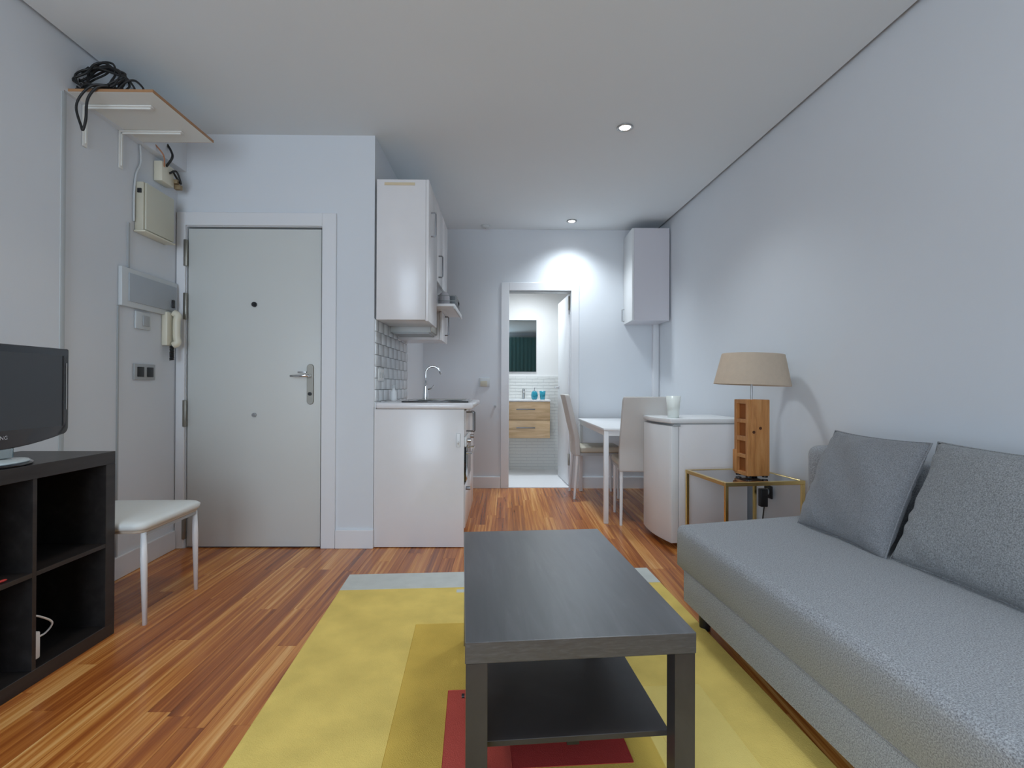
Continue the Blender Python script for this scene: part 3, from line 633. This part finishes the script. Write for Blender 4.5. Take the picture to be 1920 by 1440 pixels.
# ------------------------------------------------------------------ left wall fittings
ws = thing('wall_shelf', (0, 0, 0), 0, 'white wall shelf with brown edge high on the left wall', 'shelf')
MB().prism([(xf(2.412) + .001, 2.412), (-1.655, 2.412), (-1.655, 2.905), (xf(2.905) + .001, 2.905)], 2.4025, 2.416).build('board', SHELFW, ws)
MB().box((-1.6548, 2.410, 2.4025), (-1.652, 2.907, 2.4162)).box((XL + .002, 2.4095, 2.4035), (-1.655, 2.4118, 2.4162)).box((XF + .02, 2.9052, 2.4025), (-1.655, 2.907, 2.4162)).build('edging', EDGE, ws, label='brown edging strip')
for y_ in (2.53, 2.78):
    X_ = xf(y_)
    MB().box((X_ + .001, y_ - .014, 2.20), (X_ + .008, y_ + .014, 2.402), .003).box((X_ + .001, y_ - .014, 2.394), (X_ + .335, y_ + .014, 2.402), .003).box((X_ + .006, y_ - .004, 2.215), (X_ + .014, y_ + .004, 2.395)).box((X_ + .01, y_ - .004, 2.386), (X_ + .325, y_ + .004, 2.395)).build('bracket', SHELFW, ws, True)
cp = thing('cable_heap', (-1.925, 2.50, 2.4165), 0, 'tangled heap of black cable on the wall shelf, a loop hanging down in front', 'cable')
rr = random.Random(5); rr = random.Random(12)
for q in range(5):
    P = []; cx = rr.uniform(-.06, .04); ph = rr.uniform(0, 6.28); tiltq = rr.uniform(-.5, .5)
    for i in range(20):
        a_ = ph + i * .66; rx = rr.uniform(.06, .125); rz_ = rr.uniform(.055, .095)
        P.append((cx + rx * math.cos(a_), -.05 + .07 * (q / 4) + .03 * math.sin(a_ + tiltq), .012 + max(0, .072 + rz_ * math.sin(a_) + .02 * math.cos(a_) * tiltq)))
    MB().tube(spline(P, 6), .0052, 6).build('coil', CABLE, cp, 'all')
MB().tube(spline([(.06, -.04, .04), (.05, -.085, .02), (.0, -.100, .010), (-.045, -.108, -.04), (-.065, -.110, -.10), (-.045, -.108, -.18), (-.035, -.108, -.20), (-.022, -.108, -.15), (-.015, -.108, -.06), (.02, -.10, .0), (.06, -.08, .02)], 7), .0058, 6).build('hanging_loop', CABLE, cp, 'all')
MB().tube(spline([(.08, -.05, .02), (.125, -.06, .05), (.165, -.06, .058), (.20, -.06, .03), (.21, -.06, .006), (.195, -.055, .004)], 7), .005, 6).build('coil', CABLE, cp, 'all')
MB().tube(spline([(-.02, -.05, .125), (.06, -.04, .10), (.12, -.05, .075), (.16, -.06, .03), (.17, -.06, .006)], 7), .005, 6).build('coil', CABLE, cp, 'all')
MB().box((-.13, -.05, .0), (-.05, -.005, .03), .008).build('plug', BLACK, cp, True)

mb = thing('meter_box', (xf(2.895) + .001, 2.895, 1.90), XA, 'beige plastic meter box on the left wall above the fuse panel', 'meter box')
box('housing', (0, 0, .005), (.050, .275, .28), BEIGE, mb, .008); box('cover', (.0505, .006, .010), (.062, .270, .275), mat('beige_cover', (.62, .61, .50), .5), mb, .006)
box('bottom_ledge', (0, -.005, -.004), (.064, .28, .006), BEIGE_L, mb, .003); box('latch', (.018, -.006, .215), (.040, .002, .24), BLACK, mb, .002, label='dark square latch')
jb = thing('junction_box', (xf(3.06) + .001, 3.06, 2.25), XA, 'opened ivory junction box with loose wires above the meter box', 'junction box')
box('box_body', (0, 0, 0), (.05, .12, .12), BEIGE_L, jb, .006)
MB().tube(spline([(.05, .04, .10), (.09, .03, .15), (.07, .05, .20), (.03, .06, .26)], 6), .007, 6).tube(spline([(.05, .07, .07), (.08, .09, .09), (.09, .12, .03), (.06, .14, .06), (.05, .10, .10)], 6), .006, 6).build('wires', CABLE, jb, 'all', label='dark loose wires')
MB().tube(spline([(.05, .02, .09), (.07, -.02, .14), (.04, -.05, .19)], 6), .004, 6).build('wires', mat('copper', (.5, .22, .12), .5), jb, 'all', label='reddish wires')
MB().box((.03, .115, .03), (.07, .145, .055), .004).box((.04, .13, .0), (.08, .16, .028), .004).build('terminal', mat('terminal_brown', (.30, .22, .12), .5), jb, True)
t = thing('wall_cable', (0, 0, 0), 0, 'thin grey cable from under the wall shelf down to the meter box', 'cable')
MB().tube(spline([(xf(2.9) + .008, 2.93, 2.40), (xf(2.9) + .008, 2.935, 2.30), (xf(2.9) + .008, 2.90, 2.22), (xf(2.9) + .008, 2.885, 2.10), (xf(2.9) + .008, 2.885, 1.95)], 6), .006, 6).build('cord', GREY_L, t, 'all')
t = thing('cable_trunking', (0, 0, 0), 0, 'thin white vertical cable trunking on the left wall beside the meter box and switches', 'trunking')
MB().box((xf(2.835) - .002, 2.838, 1.68), (xf(2.835) + .010, 2.850, 1.93)).build('duct', GREY_PL, t); MB().box((xf(2.78) - .002, 2.765, .12), (xf(2.78) + .008, 2.775, 1.46)).build('duct', GREY_PL, t)
fp = thing('fuse_panel', (xf(2.80) + .001, 2.80, 1.465), XA, 'wide fuse panel with a blue-grey door on the left wall below the meter box', 'fuse panel')
box('frame', (0, -.03, 0), (.022, .475, .212), GREY_L, fp, .004); box('panel_door', (.022, .02, .03), (.028, .455, .185), PANEL_B, fp, .002); box('latch', (.028, .40, .05), (.036, .425, .10), BLACK, fp, .002)
t = thing('light_switch', (xf(2.965) + .001, 2.965, 1.405), XA, 'pale grey light switch below the fuse panel', 'switch')
box('plate', (0, -.065, -.05), (.012, .065, .05), GREY_L, t, .004); box('rocker', (.012, -.01, -.03), (.018, .045, .03), GREY_PL, t, .002)
t = thing('wall_outlet', (xf(2.985) + .001, 2.985, 1.112), XA, 'grey double outlet with two black sockets on the left wall beside the entry door', 'outlet')
box('plate', (0, -.092, -.045), (.010, .092, .045), GREY_PL, t, .003)
for s in (-.042, .042): box('socket', (.010, s - .028, -.028), (.014, s + .028, .028), BLACK, t, .003)
ic = thing('intercom_phone', (xf(3.165) + .001, 3.165, 1.28), XA, 'ivory intercom handset hanging on the left wall next to the entry door', 'intercom')
box('base', (0, -.02, 0), (.035, .075, .205), BEIGE_L, ic, .006)
MB().tube(spline([(.045, .03, .005), (.068, .03, .02), (.062, .03, .06), (.062, .03, .15), (.068, .03, .185), (.045, .03, .203)], 5), [.022] * 4 + [.021] * 18 + [.022] * 4, 10).build('handset', BEIGE_L, ic, 'all')
MB().tube([(.04 + .010 * math.cos(k * 1.1), .02 + .010 * math.sin(k * 1.1), 0 - k * .0016) for k in range(56)], .004, 5).build('cord', CABLE, ic, 'all')
# plate and panel behind the television
t = thing('blank_plate', (XL + .001, 2.19, .94), 0, 'faint white blank plate on the left wall behind the television', 'wall plate')
box('plate', (0, -.06, -.055), (.010, .06, .055), WHITE_ME, t, .003); MB().cyl((.011, 0, 0), .004, .003, 10, mtx=Matrix.Rotation(R(90), 4, 'Y')).build('screw', GREY_L, t, True)

# ------------------------------------------------------------------ television bench
bn = thing('shelf_unit', (-1.632, 2.17, 0), R(.8), 'low black-brown cube shelf unit along the left wall under the television', 'shelf unit')
BL, BD, BH = 1.40, .385, .76
box('top', (-BD, -BL, BH - .05), (0, 0, BH), BENCH, bn, .0012, 1)
box('bottom', (-BD, -BL, 0), (0, 0, .05), BENCH, bn, .0012, 1)
for y0, y1 in ((-.05, 0), (-BL, -BL + .05)): box('side', (-BD, y0, .05), (0, y1, BH - .05), BENCH, bn, .001, 1)
cw = (BL - .10 - 3 * .016) / 4; ys = [-.05 - cw * (k + 1) - .016 * k for k in range(3)]
for y in ys: box('divider', (-BD + .006, y - .016, .05), (-.001, y, BH - .05), BENCH, bn, .0005, 1)
for k in range(4):
    y1 = -.05 - k * (cw + .016); box('shelf', (-BD + .006, y1 - cw, .372), (-.001, y1, .388), BENCH, bn, .0005, 1)
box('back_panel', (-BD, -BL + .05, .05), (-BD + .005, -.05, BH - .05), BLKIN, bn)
t = thing('power_plug', (-1.66, 1.832, .0505), 0, 'white plug with a thin cord in the lower right cell of the shelf unit', 'plug')
box('plug_body', (-.016, -.018, .02), (.016, .012, .115), WHITE_PL, t, .006)
MB().tube(spline([(.0, .01, .09), (-.01, .06, .085), (.0, .075, .115), (.0, .03, .155), (-.01, -.01, .18), (-.06, -.015, .20)], 6), .0035, 6).tube([(0, -.005, .025), (0, -.005, .002), (-.05, .0, .002)], .004, 6).build('cord', WHITE_PL, t, 'all')
t = thing('red_pen', (-1.65, 1.665, .394), R(80), 'small red pen on the middle shelf of the shelf unit at the left edge', 'pen')
MB().tube([(-.05, 0, 0), (.04, 0, 0), (.05, 0, 0)], [.0045, .0045, .002], 8).build('barrel', mat('red_plastic', (.6, .05, .04), .4), t, True); MB().tube([(.0, 0, .0), (-.052, 0, 0)], .0055, 8).build('cap', mat('pink_plastic', (.75, .3, .28), .4), t, True)

# ------------------------------------------------------------------ television
tv = thing('television', (-1.705, 1.735, BH + .0005), R(1.5), 'flat black television with glossy bezel on a clear stand, on the shelf unit', 'television')
hw = .298
# front outline in (y, z), bottom edge bowed
def outline(hw_, z0, z1, r_, bow):
    pts = []
    for i in range(7): a_ = PI / 2 * i / 6; pts.append((hw_ - .008 + .008 * math.cos(a_), z1 - .008 + .008 * math.sin(a_)))
    for i in range(7): a_ = PI / 2 + PI / 2 * i / 6; pts.append((-hw_ + .008 + .008 * math.cos(a_), z1 - .008 + .008 * math.sin(a_)))
    for i in range(7): a_ = PI + PI / 2 * i / 6; pts.append((-hw_ + r_ + r_ * math.cos(a_), z0 + r_ + r_ * math.sin(a_)))
    for i in range(1, 12): t_ = -1 + 2 * i / 12; pts.append(((hw_ - r_) * t_, z0 - bow * (1 - t_ * t_)))
    for i in range(7): a_ = 1.5 * PI + PI / 2 * i / 6; pts.append((hw_ - r_ + r_ * math.cos(a_), z0 + r_ + r_ * math.sin(a_)))
    return pts
MX = Matrix(((0, 0, 1, 0), (1, 0, 0, 0), (0, 1, 0, 0), (0, 0, 0, 1)))
MB().prism(outline(hw, .085, .415, .028, .032), -.022, 0, .003, 2, mtx=MX).build('bezel', BLACK_GLOSS, tv, True)
MB().prism(outline(hw - .03, .11, .39, .02, .01), -.055, -.022, .008, 2, mtx=MX).build('rear_housing', BLACK, tv, True)
box('screen', (-.001, -hw + .032, .118), (.0015, hw - .032, .388), SCREEN, tv)
box('bezel_lip', (.0, hw - .031, .118), (.003, hw - .026, .388), BLACK, tv)
MB().tube([(.001, hw - .012, .18), (.001, hw - .012, .36)], .0015, 6).build('edge_highlight', GREY_PL, tv)
cu_ = bpy.data.curves.new('badge_text', 'FONT'); cu_.body = 'SAMSUNG'; cu_.size = .018; cu_.extrude = .0006; cu_.align_x = 'CENTER'; cu_.space_character = 1.1
to = bpy.data.objects.new('badge_text', cu_); COL.objects.link(to)
bpy.context.view_layer.update(); me = bpy.data.meshes.new_from_object(to); bpy.data.objects.remove(to)
bo = bpy.data.objects.new('badge', me); COL.objects.link(bo); me.materials.clear(); me.materials.append(CHROME); bo.parent = tv; bo.rotation_euler = (R(90), 0, R(90)); bo.location = (.001, 0, .088); bo['label'] = 'silver maker lettering'
MB().cyl((.001, -.02, .070), .003, .002, 10, mtx=Matrix.Rotation(R(90), 4, 'Y')).build('standby_light', LED, tv, True, label='tiny red light')
b = MB(); b.lathe([(.001, 0), (.128, 0), (.132, .004), (.130, .009), (.05, .014), (.001, .014)], 40, Matrix.Diagonal((.72, 1, 1, 1))); b.bm.transform(Matrix.Translation((-.02, 0, 0))); b.build('stand_base', BLACK_GLOSS, tv, 'all')
b = MB(); b.lathe([(.001, .010), (.122, .010), (.124, .013), (.118, .017), (.001, .020)], 40, Matrix.Diagonal((.70, 1, 1, 1))); b.bm.transform(Matrix.Translation((-.02, 0, 0))); b.build('stand_plate', mat('stand_glass', (.55, .66, .70), .08), tv, 'all', label='pale glassy upper stand plate')
box('stand_neck', (-.045, -.10, .018), (-.025, .10, .095), GLASSM, tv, .006, label='clear neck')

# ------------------------------------------------------------------ stool
sl = thing('stool', (-1.575, 2.44, 0), R(2), 'white padded stool with rounded corners and tapering metal legs beside the shelf unit', 'stool')
b = MB(); n = 14; pts = []
def rrect(x0, y0, x1, y1, r_):
    out = []
    for cx, cy, a0 in ((x1 - r_, y1 - r_, 0), (x0 + r_, y1 - r_, 90), (x0 + r_, y0 + r_, 180), (x1 - r_, y0 + r_, 270)):
        for k in range(7): a_ = R(a0 + 15 * k); out.append((cx + r_ * math.cos(a_), cy + r_ * math.sin(a_)))
    return out
t = bmesh.new()
lay = [(0.0, .415), (-.004, .425), (-.006, .437), (.004, .447), (.02, .452), (.08, .455), (.16, .456)]
rings = []
for ins, z in lay: rings.append([t.verts.new((x_, y_, z)) for x_, y_ in rrect(-.435 + ins, -.235 + ins, .025 - ins, .225 - ins, max(.05 - ins * .2, .02))])
for a_, c_ in zip(rings, rings[1:]):
    for k in range(28): t.faces.new((a_[k], a_[(k + 1) % 28], c_[(k + 1) % 28], c_[k]))
t.faces.new(rings[0][::-1]); t.faces.new(rings[-1]); b.add(t); b.build('seat_pad', STOOLW, sl, 'all')
MB().prism(rrect(-.425, -.225, .018, .218, .045), .400, .4145, .003, 1).build('seat_board', mat('stool_ply', (.55, .47, .38), .5), sl, True)
MB().box((.000, -.20, .385), (.012, .20, .399)).box((-.41, -.20, .385), (-.398, .20, .399)).build('seat_frame', GREY_PL, sl)
for a_, c_ in ((.004, -.195), (.004, .195), (-.405, -.195), (-.405, .195)):
    MB().tube([(a_ - .002, c_, .399), (a_, c_, .28), (a_ + (.006 if a_ > -.1 else -.006), c_, 0)], [.011, .014, .0095], 12).build('leg', WHITE_ME, sl, 'all')
